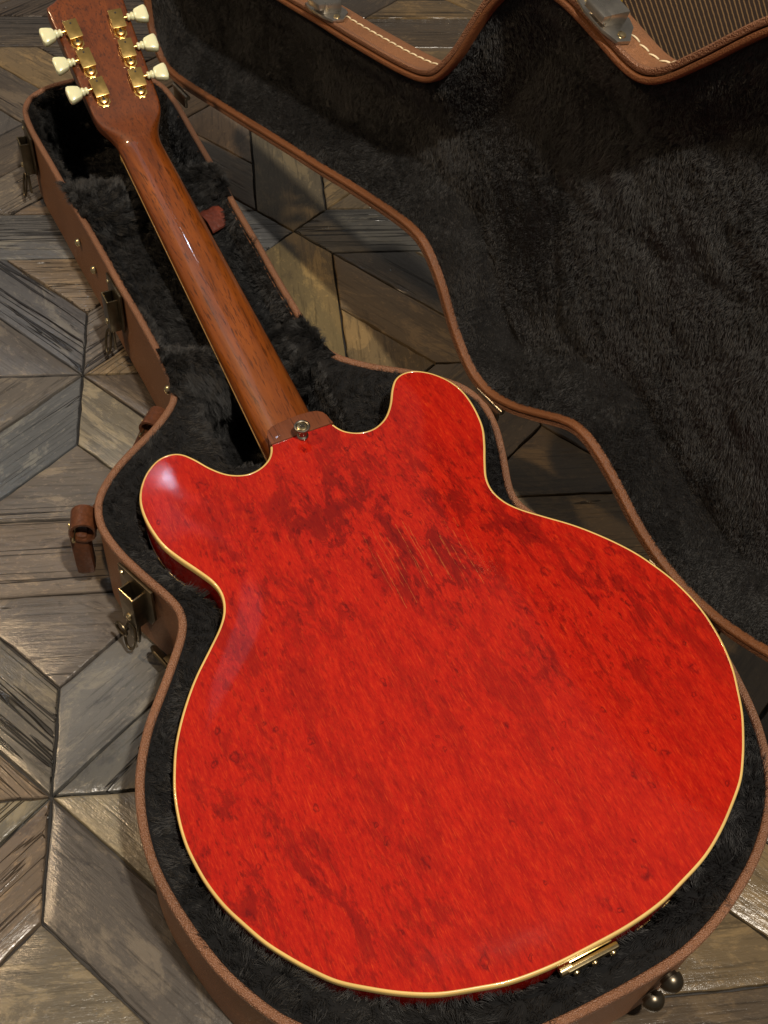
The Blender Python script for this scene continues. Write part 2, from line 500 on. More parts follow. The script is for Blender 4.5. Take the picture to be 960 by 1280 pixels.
def mat_floor():
    """weathered wood-look boards; object colour = tone, object alpha = depth of the grooves; grain along local x"""
    m, nt, b = new_mat("weathered_parquet_boards")
    L = nt.links
    oi = nt.nodes.new("ShaderNodeObjectInfo")
    w = math_(nt, 'MULTIPLY', oi.outputs["Random"], 40.0)
    al = oi.outputs["Alpha"]
    big = noise(nt, coords(nt, (.35, 1, 1)), 9, 6, .6, w, .4)
    pat = noise(nt, coords(nt, (.45, 1, 1)), 26, 10, .74, w, .8)
    spk = noise(nt, coords(nt, (.5, 1, 1)), 260, 4, .7, w)
    fine = noise(nt, coords(nt, (.06, 1, 1)), 260, 5, .65, w)
    g1 = noise(nt, coords(nt, (.035, 1, 1)), 88, 2, .5, w, .2)
    g2 = noise(nt, coords(nt, (.14, 1, 1)), 120, 3, .5, w)
    g3 = noise(nt, coords(nt, (.02, 1, 1)), 34, 3, .6, w, .2)
    base = mix(nt, 1.0, oi.outputs["Color"], (.98, .94, .88), 'MULTIPLY')
    def tint(k): return mix(nt, 1.0, base, k, 'MULTIPLY')
    col = mix(nt, ramp(nt, big, [(.3, .0), (.65, .85)]), base, tint((.52, .52, .54)))
    col = mix(nt, ramp(nt, pat, [(.52, 0), (.585, .72)]), col, tint((1.50, 1.42, 1.24)))
    col = mix(nt, ramp(nt, pat, [(.37, .75), (.43, 0)]), col, tint((.42, .42, .46)))
    col = mix(nt, ramp(nt, fine, [(.36, .75), (.48, 0)]), col, tint((.38, .38, .38)))
    col = mix(nt, ramp(nt, spk, [(.56, 0), (.70, .45)]), col, tint((1.9, 1.75, 1.5)))
    # open grooves of the sawn face
    gm = math_(nt, 'SUBTRACT', math_(nt, 'MULTIPLY', al, .024), math_(nt, 'ABSOLUTE', math_(nt, 'SUBTRACT', g1, .5)))
    gm = math_(nt, 'MULTIPLY', math_(nt, 'MULTIPLY', gm, 70.0, True), math_(nt, 'GREATER_THAN', al, .30))
    dash = math_(nt, 'MULTIPLY', math_(nt, 'SUBTRACT', g2, math_(nt, 'SUBTRACT', .73, math_(nt, 'MULTIPLY', al, .08))), 20.0, True)
    crk = math_(nt, 'ABSOLUTE', math_(nt, 'SUBTRACT', g3, .56))
    crk = math_(nt, 'MULTIPLY', math_(nt, 'MULTIPLY', math_(nt, 'SUBTRACT', .0065, crk), 260.0, True), ramp(nt, noise(nt, coords(nt, (.3, 1, 1)), 14, 2, .5, w), [(.44, 0), (.52, 1)]))
    crk = math_(nt, 'MULTIPLY', crk, math_(nt, 'GREATER_THAN', al, .12))
    gm = math_(nt, 'MAXIMUM', math_(nt, 'MAXIMUM', gm, dash), crk)
    col = mix(nt, math_(nt, 'MULTIPLY', gm, .76), col, tint((.10, .10, .12)))
    L.new(col, b.inputs["Base Color"])
    L.new(ramp(nt, pat, [(.3, .15), (.75, .30)]), b.inputs["Roughness"])
    b.inputs["Specular IOR Level"].default_value = .7
    h = math_(nt, 'SUBTRACT', math_(nt, 'ADD', math_(nt, 'ADD', math_(nt, 'MULTIPLY', fine, .16), math_(nt, 'MULTIPLY', spk, .10)), math_(nt, 'MULTIPLY', big, .55)), math_(nt, 'MULTIPLY', gm, 1.0))
    bump(nt, b, h, 1.0, .0042)
    return m


M_FLOOR = mat_floor()
M_GROUT = simple("dark_joint", (.016, .014, .013), .7)


def mat_grille():
    m, nt, b = new_mat("striped_grille_cloth")
    L = nt.links
    tc = nt.nodes.new("ShaderNodeTexCoord"); sx = nt.nodes.new("ShaderNodeSeparateXYZ")
    mp = nt.nodes.new("ShaderNodeMapping"); mp.inputs["Rotation"].default_value = (0, -GRILLE_ANGLE, 0)
    L.new(tc.outputs["Object"], mp.inputs[0]); L.new(mp.outputs[0], sx.inputs[0])
    wob_ = math_(nt, 'MULTIPLY', math_(nt, 'SUBTRACT', noise(nt, coords(nt), 250, 2), .5), .30)
    fr = math_(nt, 'FRACT', math_(nt, 'ADD', math_(nt, 'MULTIPLY', sx.outputs[0], 1 / GRILLE_PITCH), wob_))
    st = ramp(nt, fr, [(0, 0), (.06, 1), (.26, 1), (.34, 0), (1, 0)])
    th = math_(nt, 'SINE', math_(nt, 'MULTIPLY', sx.outputs[2], 2400.0))
    tan = mix(nt, ramp(nt, th, [(0, 0), (1, 1)]), (.20, .115, .050), (.40, .26, .13))
    drk = mix(nt, noise(nt, coords(nt), 700, 2), (.018, .010, .007), (.062, .036, .024))
    L.new(mix(nt, st, drk, tan), b.inputs["Base Color"])
    b.inputs["Roughness"].default_value = .85
    bump(nt, b, math_(nt, 'ADD', st, math_(nt, 'MULTIPLY', th, .15)), .5, .0006)
    return m


GRILLE_ANGLE = -.55
GRILLE_PITCH = .0056
M_GRILLE = mat_grille()
M_TOLEX = leather("dark_brown_cabinet_vinyl", (.030, .016, .011), 500, .5, .5)
M_PIPING = simple("yellow_gold_piping", (.50, .33, .04), .35, .3, 0, .2, 400, .2)

# ================================================================== FLOOR
TL, TA = .4550, .0943            # star spacing, mitre length
HD, KD = TL / 2, TL / 2 - TA
MD = .31 * KD


def split(poly, a, b_, c):
    """keep the side a*x+b*y>=c of a convex polygon"""
    out = []
    for i in range(len(poly)):
        p, q = poly[i], poly[(i + 1) % len(poly)]
        fp, fq = a * p[0] + b_ * p[1] - c, a * q[0] + b_ * q[1] - c
        if fp >= 0: out.append(p)
        if (fp >= 0) != (fq >= 0):
            t = fp / (fp - fq); out.append((p[0] + t * (q[0] - p[0]), p[1] + t * (q[1] - p[1])))
    return out


def tile_pieces(odd):
    """boards of one tile, in (u,v) with u along the long middle board: (polygon, grain angle, key)"""
    sq = [(HD, 0), (0, HD), (-HD, 0), (0, -HD)]
    inn = [(KD, 0), (0, KD), (-KD, 0), (0, -KD)]
    out = [(split(split(sq, 0, -1, -MD), 0, 1, -MD), 0.0, 'mid')]
    for sv in (1, -1):
        out.append((split(inn, 0, sv, MD), 0.0, 'tri%d' % sv))
        for su in (1, -1):
            p = split(split(sq, 0, sv, MD), su, 0, 0)
            p = split(p, su, sv, KD)
            ang = -sv * su * math.pi / 4
            out.append((p, ang, 'strip%d%d' % (su, sv)))
    return out


PAL = [(.125, .108, .093), (.108, .104, .104), (.140, .110, .080), (.165, .128, .084), (.090, .078, .068), (.118, .112, .108), (.150, .118, .090)]
PAL_WARM_SHADED = [(.120, .090, .056), (.150, .112, .064), (.085, .066, .047), (.105, .086, .064), (.135, .104, .066)]  # warm brown boards right of the tray, shade put into their tone
# tones and groove depth read off the photograph, keyed (i, j, piece)
TONE = {
    (0, 1, 'strip-1-1'): ((.105, .112, .128), .95), (0, -1, 'strip-1-1'): ((.125, .118, .105), .85), (0, -1, 'mid'): ((.150, .128, .110), .22),
    (0, -1, 'strip1-1'): ((.118, .120, .122), .02), (0, -1, 'strip11'): ((.175, .165, .138), .02), (0, -1, 'strip-11'): ((.112, .124, .140), .35),
    (0, -1, 'tri1'): ((.140, .128, .118), .2), (0, -1, 'tri-1'): ((.130, .118, .110), .25), (0, 1, 'strip1-1'): ((.140, .132, .128), .4),
    (0, 1, 'tri-1'): ((.175, .145, .115), .45), (0, 1, 'mid'): ((.120, .125, .132), .4), (0, 1, 'strip-11'): ((.150, .135, .118), .4),
    (0, 3, 'mid'): ((.070, .062, .056), .35), (0, 3, 'strip-1-1'): ((.200, .150, .085), .1), (0, 3, 'tri-1'): ((.085, .075, .066), .8), (0, 3, 'tri1'): ((.075, .062, .054), .35),
    (0, 3, 'strip-11'): ((.080, .066, .056), .3),
    (1, -2, 'strip11'): ((.105, .105, .098), .95), (1, -2, 'strip-11'): ((.160, .145, .108), .05),
    (-1, -2, 'strip1-1'): ((.165, .130, .098), .35), (-1, -2, 'strip-1-1'): ((.150, .140, .110), .75),
    (0, -3, 'strip11'): ((.090, .084, .080), .02), (0, -3, 'strip-11'): ((.165, .130, .098), .35), (0, -3, 'tri1'): ((.150, .132, .100), .22),
    (0, -3, 'mid'): ((.140, .120, .09), .2),
    (1, 0, 'mid'): ((.185, .140, .066), .05), (1, 0, 'strip-1-1'): ((.105, .086, .062), .05), (1, 0, 'tri-1'): ((.150, .112, .060), .12),
    (2, 1, 'mid'): ((.080, .078, .072), .45), (2, 1, 'strip-1-1'): ((.062, .056, .048), .25), (1, 2, 'mid'): ((.135, .112, .074), .08),
    (2, 3, 'mid'): ((.085, .066, .046), .3), (2, 3, 'strip-11'): ((.060, .050, .042), .1), (2, 3, 'tri1'): ((.150, .110, .062), .2),
}


def project(p):
    q = Vector(p) - _M.translation
    z = q.dot(_f)
    if z < .05: return None
    return (480 + CAM_F * q.dot(_r) / z, 640 + CAM_F * q.dot(_d) / z)


def inset(poly, off):
    n = len(poly); out = []
    for i in range(n):
        a, b_, c = np.array(poly[i - 1]), np.array(poly[i]), np.array(poly[(i + 1) % n])
        d1 = (b_ - a) / np.linalg.norm(b_ - a); d2 = (c - b_) / np.linalg.norm(c - b_)
        n1 = np.array([-d1[1], d1[0]]); n2 = np.array([-d2[1], d2[0]])
        den = 1 + n1 @ n2
        v = (n1 + n2) / max(den, .12) * off
        out.append(b_ + v)
    return out


def board_mesh(poly, seed):
    """board with slightly uneven bevelled edges; poly already in the board's own frame"""
    g = random.Random(seed)
    poly = [p for k, p in enumerate(poly) if math.hypot(p[0] - poly[k - 1][0], p[1] - poly[k - 1][1]) > 1e-5]
    P = [tuple(p) for p in ccw(np.array(poly))]
    n = len(P)
    seg = [max(1, min(16, int(math.dist(P[i], P[(i + 1) % n]) / .011))) for i in range(n)]
    jit = [[g.uniform(-.00055, .00055) if j else 0 for j in range(seg[i])] for i in range(n)]
    vs = []
    m = sum(seg)
    for off, z in ((.0008, -.006), (.0008, -.0016), (.0015, -.0005), (.0032, .0)):
        Q = inset(P, off)
        for i in range(n):
            a, b_ = Q[i], Q[(i + 1) % n]
            d = (b_ - a) / np.linalg.norm(b_ - a)
            for j in range(seg[i]):
                e = a + (b_ - a) * (j / seg[i]) + np.array([-d[1], d[0]]) * (jit[i][j] + (g.uniform(0, .0006) if j else 0))
                vs.append((e[0], e[1], z))
    fs = []
    for r in range(3):
        for k in range(m):
            fs.append((r * m + k, r * m + (k + 1) % m, (r + 1) * m + (k + 1) % m, (r + 1) * m + k))
    fs.append(tuple(3 * m + k for k in range(m)))
    return vs, fs


floor = mesh("floor", [(-2.2, -2.2, -.006), (2.6, -2.2, -.006), (2.6, 2.6, -.006), (-2.2, 2.6, -.006)], [(0, 1, 2, 3)], M_GROUT)
tag(floor, "weathered wood-look parquet floor in framed star pattern under the case", None, None, 'structure')

cands = []
for i in range(-5, 9):
    for j in range(-7, 10):
        if (i + j) % 2 == 0: continue
        odd = i % 2 != 0
        for poly, ang, key in tile_pieces(odd):
            ro = math.pi / 2 if odd else 0.0
            cr, sr = math.cos(ro), math.sin(ro)
            wp = [(i * HD + cr * u - sr * v, j * HD + sr * u + cr * v) for u, v in poly]
            cx = sum(p[0] for p in wp) / len(wp); cy = sum(p[1] for p in wp) / len(wp)
            seen = 0
            for p in wp + [(cx, cy)]:
                q = project((p[0], p[1], 0))
                if q and -25 < q[0] < 985 and -25 < q[1] < 1305: seen += 1
            cands.append((seen == 0, math.hypot(cx - .155, cy + .84), i, j, key, wp, ang + ro, cx, cy))
cands.sort(key=lambda c: (c[0], c[1]))
rest_v, rest_f = [], []
for idx, (far, dist_, i, j, key, wp, ang, cx, cy) in enumerate(cands):
    if abs(cx) > 2.0 or abs(cy) > 2.0: continue
    ca, sa = math.cos(-ang), math.sin(-ang)
    loc = [(ca * (x - cx) - sa * (y - cy), sa * (x - cx) + ca * (y - cy)) for x, y in wp]
    vs, fs = board_mesh(loc, idx)
    g = random.Random(i * 97 + j * 31 + sum(map(ord, key)))
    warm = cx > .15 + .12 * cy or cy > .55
    tone = PAL_WARM_SHADED[g.randrange(len(PAL_WARM_SHADED))] if warm else PAL[g.randrange(len(PAL))]
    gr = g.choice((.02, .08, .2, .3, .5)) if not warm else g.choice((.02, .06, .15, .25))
    if (i, j, key) in TONE: tone, gr = TONE[(i, j, key)]
    if not far and idx < 290:
        o = mesh("plank", vs, fs, M_FLOOR, floor, True, 28)
        o.location = (cx, cy, g.uniform(-.0007, .0005)); o.rotation_euler = (0, 0, ang)
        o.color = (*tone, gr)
    else:
        n0 = len(rest_v); c2, s2 = math.cos(ang), math.sin(ang)
        rest_v += [(cx + c2 * x - s2 * y, cy + s2 * x + c2 * y, z) for x, y, z in vs]
        rest_f += [tuple(q + n0 for q in f) for f in fs]
if rest_v:
    o = mesh("outlying_boards", rest_v, rest_f, M_FLOOR, floor, True, 28)
    o["kind"] = "stuff"; o.color = (.12, .10, .08, .15)

# ================================================================== AMPLIFIER (far, behind the lid)
amp = empty("guitar_amplifier")
tag(amp, "dark amplifier cabinet with striped brown grille cloth standing behind the open lid", "amplifier")
amp.location = (.655, .50, .0)
GW, GH = .62, .40
MB().box((GW / 2, .125, .225), (GW / 2 + .035, .115, .225), None, .008).build("cabinet", M_TOLEX, amp)
MB().box((GW / 2, .004, .03 + GH / 2), (GW / 2, .005, GH / 2), None, .003).build("grille_cloth", M_GRILLE, amp)
pp = []
for (xa, za), (xb, zb) in (((0, .03), (GW, .03)), ((GW, .03), (GW, .03 + GH)), ((GW, .03 + GH), (0, .03 + GH)), ((0, .03 + GH), (0, .03))):
    for t in np.linspace(0, 1, 12, endpoint=False): pp.append((xa + t * (xb - xa), -.002, za + t * (zb - za)))
MB().tube(pp, .0042, 8, True).build("piping", M_PIPING, amp)

# ================================================================== GUITAR CASE
ROT = .33626
case = empty("guitar_case")
case.location = (.352781, -.635750, 0)
case.rotation_euler = (0, 0, ROT)
tag(case, "open brown leatherette guitar case lined with black plush, holding the red guitar", "guitar case")

HALF = [(0, -31), (40, -30), (66, -27), (95, -19), (122, -8), (147, 5), (170, 22), (189, 42), (200, 60), (211, 83), (219, 110), (225, 139), (227.5, 164), (226, 187), (222, 208), (216, 227), (207, 246), (198, 261), (186, 277), (175, 291), (164, 306), (156, 317), (150, 328), (147, 340), (151, 356), (158, 373), (165, 391), (171, 408), (175, 425), (177, 440), (176, 452), (172, 466), (165, 478), (148, 496), (127, 512), (106, 526), (89, 541), (78, 554), (73, 572), (71.5, 604), (72, 640), (73, 680), (75, 720), (76, 760), (78, 816), (80, 866), (82, 930), (84, 980), (84, 1015), (81, 1040), (72, 1060), (57, 1073), (40, 1081), (20, 1084), (0, 1085)]
RIGHT = [(t * (.962 if s < 300 else 1 - .038 * max(0, (345 - s) / 45)) if s < 345 else t, s) for t, s in HALF]
ctrl = [(t, s) for t, s in RIGHT] + [(-t, s) for t, s in HALF[-2:0:-1]]
RIM = smooth_closed(spline_closed(np.array(ctrl) / 1000, 620), 3)
RIM = ccw(RIM)
NIN = inward(RIM)
NR = len(RIM)
ZR = .100


def sweep(outline, normals, prof, name, mat, parent, xf=None, closed_prof=False, sharp=40):
    vs = []
    for d, z in prof:
        for p, q in zip(outline, normals):
            vs.append((p[0] + q[0] * d, p[1] + q[1] * d, z))
    V = np.array(vs)
    if xf is not None: V = xf(V)
    n = len(outline); m = len(prof); fs = []
    for r in range(m if closed_prof else m - 1):
        r2 = (r + 1) % m
        for k in range(n):
            fs.append((r * n + k, r * n + (k + 1) % n, r2 * n + (k + 1) % n, r2 * n + k))
    return mesh(name, V, fs, mat, parent, True, sharp)


# tray: bottom, wall, rim
sweep(RIM, NIN, [(.0075, .012), (.0075, .0955), (.0012, .0955), (.0012, .0055), (.0045, .0022), (.009, .0018), (.012, .002), (.012, .012)], "tray_wall", M_LEATHER, case, None, True)
bp, bt = fill(RIM + NIN * .0125, .04, .02)
mesh("tray_bottom", np.c_[bp, np.full(len(bp), .003)], bt, M_LEATHER_DARK, case)
wz = .0006 * wob(np.c_[RIM, RIM[:, :1] * 0], 90, 5)
prof = [(.0002, .0935), (-.0004, .0950), (-.0004, .0990), (.0002, .1001), (.0010, .1006), (.0028, .1008), (.0046, .1004), (.0056, .0996), (.0059, .0985), (.0059, .0935)]
sweep(RIM, NIN, prof, "rim_trim", M_LEATHER_RIM, case, None, True)

# guitar outline in the same local frame (t, s)
GHALF = [(0, -.5), (28, 0), (54, 3), (75, 8.5), (97, 15.5), (116, 25), (133, 36), (149, 48), (160, 60), (170, 73), (180, 88), (188, 104), (195, 120), (200, 138), (202.5, 156), (203, 170), (201.5, 186), (198, 203), (192.5, 219), (186, 234), (176.5, 250), (165, 266), (154, 279), (139, 294), (126, 307.5), (118.5, 319), (115.2, 332), (117, 345), (124, 360), (132.5, 376), (139.5, 392), (143, 409), (144, 425), (142.5, 439), (137.5, 452), (128.5, 464.5), (117, 473), (106, 475), (96.5, 471.5), (88.5, 462), (80, 448), (70.5, 437), (60, 431), (51, 429.8), (42, 432), (34, 437.5), (29.5, 444.5), (27.6, 451), (26.9, 457), (25.5, 462), (18, 464.5), (6, 465)]
GC = [(t / 1000, s / 1000) for t, s in GHALF] + [(-t / 1000, s / 1000) for t, s in GHALF[:0:-1]]
_h = spline_closed(np.array(GC), 900)
GOUT = ccw(smooth_closed(_h, 1))


def tray_height(P):
    """height of the plush surface inside the tray"""
    t, s = P[:, 0] * 1000, P[:, 1] * 1000
    d = dist_poly(P, RIM) * 1000
    ing = inside(P, GOUT)
    dg = dist_poly(P, GOUT) * 1000; dg = np.where(ing, -dg, dg)
    floor_ = 22.0
    # round the body: a soft shoulder that drops beside the guitar
    u = d / (d + np.maximum(dg, 0) + 1e-6)
    body = 98 - 7 * sst(.15, .75, u) - 70 * sst(.94, 1.0, u)
    body = np.where(ing, 24, body)
    pit = sst(62, 44, np.abs(t)) * sst(462, 478, s)
    body = body * (1 - pit) + 24 * pit
    # neck half
    wall = 97 - 26 * sst(7, 20, d)                       # compartment lid about 26 mm below the rim
    head = 98 - 80 * sst(9, 26, d)
    z = np.where(s < 566, body, wall)
    k = sst(560, 572, s); z = body * (1 - k) + wall * k
    k = sst(846, 862, s); z = z * (1 - k) + head * k
    z = np.minimum(z, 98.5)
    z += 1.6 * wob(P * 1000, .09, 21) * sst(8, 20, d) + 1.0 * wob(P * 1000, .25, 22) * sst(8, 18, d)
    return z / 1000


FR = RIM + NIN * .0057
tp, tt = fill(FR, .0055, .003)
tz = tray_height(tp)
lining = mesh("lining", np.c_[tp, tz], tt, M_LINER, case)


def fur(name, V, T, count, length, nap, parent, seed, thick=.00016, lift=.75, clump=.0055, keep=None, ruffle=1.0):
    """plush fibres over a triangulated surface, as one curves object"""
    g = np.random.default_rng(seed)
    A, B, C_ = V[T[:, 0]], V[T[:, 1]], V[T[:, 2]]
    nr = np.cross(B - A, C_ - A); ar = np.linalg.norm(nr, axis=1); nr /= ar[:, None] + 1e-15
    vn = np.zeros_like(V)
    for k in range(3): np.add.at(vn, T[:, k], nr * ar[:, None])
    vn /= np.linalg.norm(vn, axis=1)[:, None] + 1e-15
    pick = g.choice(len(T), size=count, p=ar / ar.sum())
    r1, r2 = np.sqrt(g.random(count)), g.random(count)
    w0, w1, w2 = 1 - r1, r1 * (1 - r2), r1 * r2
    P = A[pick] * w0[:, None] + B[pick] * w1[:, None] + C_[pick] * w2[:, None]
    n = vn[T[pick, 0]] * w0[:, None] + vn[T[pick, 1]] * w1[:, None] + vn[T[pick, 2]] * w2[:, None]
    n /= np.linalg.norm(n, axis=1)[:, None] + 1e-15
    if keep is not None:
        m = keep(P); P, n = P[m], n[m]
    c = len(P)
    fld = np.stack([wob(P, 42, seed + 1 + k) for k in range(3)], -1) * (.55 * ruffle) + np.stack([wob(P, 150, seed + 11 + k) for k in range(3)], -1) * (.35 * ruffle)
    tan = np.asarray(nap(P) if callable(nap) else np.tile(nap, (c, 1))) + fld
    tan -= n * (tan * n).sum(1)[:, None]
    # clumps: fibres of one cell lean together and meet at the tip
    cell = np.floor(P / clump).astype(np.int64)
    hsh = (cell[:, 0] * 73856093) ^ (cell[:, 1] * 19349663) ^ (cell[:, 2] * 83492791)
    tab = g.normal(size=(8192, 3)); cl = tab[hsh % 8192] * ruffle
    jit = g.normal(size=(c, 3)) * .22
    cc = (cell + .5 + .3 * tab[(hsh // 7) % 8192]) * clump
    ln = length * (.65 + .5 * g.random(c)) * (1 + .22 * wob(P, 70, seed + 31)) * (1 + .18 * cl[:, 0].clip(-1.5, 1.5))
    dirv = n * lift + tan * .75 + cl * .20 + jit
    dirv /= np.linalg.norm(dirv, axis=1)[:, None]
    bend = tan * .6 + cl * .18; bend -= n * .10
    K = 4; pts = np.empty((c, K, 3)); 
    for k, q in enumerate((0, .36, .7, 1.0)):
        pts[:, k] = P - n * .0008 + dirv * (ln * q)[:, None] + bend * (ln * q * q * .55)[:, None] + (cc - P) * (.34 * ruffle * q * q)
    rad = np.tile(np.array([1, .95, .7, .22]), (c, 1)) * thick * (.7 + .6 * g.random(c))[:, None]
    hc = bpy.data.hair_curves.new(name)
    hc.add_curves([K] * c)
    hc.position_data.foreach_set("vector", pts.astype(np.float32).ravel())
    at = hc.attributes.get("radius") or hc.attributes.new("radius", 'FLOAT', 'POINT')
    at.data.foreach_set("value", rad.astype(np.float32).ravel())
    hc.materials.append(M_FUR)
    o = bpy.data.objects.new(name, hc); COL.objects.link(o); o.parent = parent
    o["kind"] = "stuff"
    return o


def nap_tray(P):
    t = np.zeros((len(P), 3)); t[:, 1] = -.35; t[:, 0] = -.25
    return t


_gin = GOUT + inward(GOUT) * .030
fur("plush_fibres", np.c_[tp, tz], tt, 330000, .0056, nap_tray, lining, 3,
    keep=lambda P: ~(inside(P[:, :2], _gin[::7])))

# padded blocks under the neck, overlapping the rim
RIMH = np.array([(t, s) for t, s in HALF if s >= 540]) / 1000


def neck_pad(s0, half, top, notch, seed, skew=0.0):
    ns, ntt = 26, 60
    V = []; T = []
    for a in range(ns + 1):
        fa = a / ns * 2 - 1
        s = s0 + half * fa
        for b in range(ntt + 1):
            fb = b / ntt * 2 - 1
            w = np.interp(s, RIMH[:, 1], RIMH[:, 0]) - .0012
            t = fb * w
            ss = s + skew * fb
            e = (1 - abs(fa) ** 2.4) ** .5
            edge = (1 - abs(fb) ** 7) ** .5
            z0 = .060
            h = top - notch * math.exp(-(t / .030) ** 2)
            z = z0 + (h - z0) * e
            zmin = .1016 if abs(fb) > .90 else z0
            z = max(z * edge + zmin * (1 - edge), zmin) if abs(fb) > .90 else z
            V.append((t, ss, z))
    V = np.array(V)
    V[:, 2] += .0022 * wob(V, 95, seed) * np.clip((V[:, 2] - .062) / .02, 0, 1)
    for a in range(ns):
        for b in range(ntt):
            i = a * (ntt + 1) + b
            T += [(i, i + 1, i + ntt + 2), (i, i + ntt + 2, i + ntt + 1)]
    T = np.array(T)
    o = mesh("neck_pad", V, T, M_LINER, case)
    fur("plush_fibres", V, T, 40000, .0080, lambda P: np.c_[-.2 + 0 * P[:, 0], -.5 + 0 * P[:, 0], 0 * P[:, 0]], o, seed + 40, lift=.9)
    return o


neck_pad(.848, .031, .113, .020, 51, -.008)
neck_pad(.583, .030, .111, .022, 52, -.004)

# leather pull tab of the accessory compartment
tb = MB()
pth = [(.040, .832, .074), (.046, .822, .083), (.051, .812, .089), (.055, .800, .088), (.058, .790, .081)]
vs = []; 
for k, (a, b_, c) in enumerate(pth):
    wd = .0085 + .0035 * k / 4
    vs += [(a - wd, b_ - .004, c - .001), (a + wd, b_ + .004, c + .001), (a + wd, b_ + .004, c - .0012), (a - wd, b_ - .004, c - .0032)]
fs = []
for k in range(4):
    for q in range(4): fs.append((k * 4 + q, k * 4 + (q + 1) % 4, k * 4 + 4 + (q + 1) % 4, k * 4 + 4 + q))
fs += [(0, 1, 2, 3), (16, 17, 18, 19)]
pt = mesh("pull_tab", vs, fs, M_TAB, case, True, 50)
MB().lathe([(.0022, 0), (.0022, .0006), (.0012, .0014)], Matrix.Translation((.0445, .8235, .0845)), 12).build("rivet", M_STEEL, pt)


# frames on the tray wall: x along the wall, y outwards, z up
def wall_frame(s, z, side=-1, pick=None):
    m = [i for i in range(NR) if RIM[i][0] * side > 0]
    i = min(m, key=lambda i: abs(RIM[i][1] - s) if pick is None else (RIM[i][0] - pick[0]) ** 2 + (RIM[i][1] - pick[1]) ** 2)
    o = -NIN[i]; tx = Vector((o[1], -o[0], 0))
    return Matrix(((tx.x, o[0], 0, RIM[i][0]), (tx.y, o[1], 0, RIM[i][1]), (0, 0, 1, z), (0, 0, 0, 1)))


def latch(s, parent, key=False):
    F = wall_frame(s, 0)
    root = empty("latch", parent)
    out = []
    pl = [(-.020, .0935), (.020, .0935), (.020, .056), (.014, .044), (-.014, .044), (-.020, .056)]
    Mx = F @ Matrix(((1, 0, 0, 0), (0, 0, 1, 0), (0, 1, 0, 0), (0, 0, 0, 1)))
    p_ = MB().prism(pl, .0, .0024, Mx, .0006).build("back_plate", M_BRONZE, root)
    # hollow channel, open at the top
    ch = MB()
    ch.box((0, .0118, .062), (.0086, .0009, .019), F, .0004)
    ch.box((-.0081, .0070, .062), (.0008, .0052, .019), F, .0003)
    ch.box((.0081, .0070, .062), (.0008, .0052, .019), F, .0003)
    ch.build("channel", M_BRONZE, root)
    MB().tube([F @ Vector((x, .0120, .0812)) for x in np.linspace(-.0080, .0080, 6)], .0005, 8).build("channel_lip", M_BRASS, root)
    lv = [(-.0088, .050), (.0088, .050), (.0075, .030), (.0045, .016), (-.0045, .016), (-.0075, .030)]
    Ml = F @ Matrix.Translation((0, .0100, 0)) @ Matrix(((1, 0, 0, 0), (0, 0, 1, 0), (0, 1, 0, 0), (0, 0, 0, 1)))
    MB().prism(lv, -.0012, .0012, Ml, .0005).build("lever", M_BRONZE, root)
    ring = []
    for k in range(20):
        a = 2 * math.pi * k / 20
        ring.append(F @ Vector((.0068 * math.cos(a), .0120 + .006 * (1 - math.sin(a)) * .5, .026 + .015 * math.sin(a))))
    MB().tube(ring, .0013, 8, True).build("bail", M_BRONZE, root)
    MB().lathe([(.0034, 0), (.0034, .0012), (.002, .0024)], F @ Matrix.Translation((0, .0122, .052)) @ Matrix.Rotation(-math.pi / 2, 4, 'X'), 14).build("rivet", M_BRASS, root)
    MB().lathe([(.0024, 0), (.0022, .001), (.001, .0016)], F @ Matrix.Translation((.016, .0022, .086)) @ Matrix.Rotation(-math.pi / 2, 4, 'X'), 12).build("rivet", M_BRASS, root)
    if key:
        r2 = []
        for k in range(20):
            a = 2 * math.pi * k / 20
            r2.append(F @ Vector((.008 + .0068 * math.cos(a), .017, .030 + .0068 * math.sin(a))))
        MB().tube(r2, .0012, 8, True).build("key_ring", M_BRONZE, root)
    return root


latch(1.012, case)
latch(.726, case)
latch(.389, case, True)
# low swing clasp near the waist
F = wall_frame(.352, 0)
cl = MB().prism([(-.024, 0), (-.020, .006), (.014, .008), (.022, .003), (.022, -.004), (-.02, -.005)], 0, .003, F @ Matrix.Translation((0, .010, .020)) @ Matrix.Rotation(.9, 4, 'X'), .0008).build("clasp", M_BRONZE, case)
MB().box((0, .005, .018), (.006, .006, .007), F, .001).build("clasp_pivot", M_BRONZE, cl)

# round studs on the neck wall and dome feet on the end
for s, z in ((.853, .055), (.803, .055), (.578, .086)):
    F = wall_frame(s, z)
    MB().lathe([(.0044, 0), (.0042, .0016), (.0030, .0034), (.0012, .0042)], F @ Matrix.Rotation(-math.pi / 2, 4, 'X'), 16).build("stud", M_BRASS, case)
for t, z in ((.048, .073), (.045, .040)):
    i = min(range(NR), key=lambda i: (RIM[i][0] - t) ** 2 + (RIM[i][1] + .03) ** 2)
    o_ = -NIN[i]; tx = (o_[1], -o_[0])
    F = Matrix(((tx[0], o_[0], 0, RIM[i][0]), (tx[1], o_[1], 0, RIM[i][1]), (0, 0, 1, z), (0, 0, 0, 1)))
    pr = [(.0062, 0), (.0064, .002)] + [(.0080 * math.cos(a), .0035 + .0080 * math.sin(a)) for a in np.linspace(-.15, 1.45, 10)]
    MB().lathe(pr, F @ Matrix.Rotation(-math.pi / 2, 4, 'X'), 22).build("dome_foot", M_FEET, case)

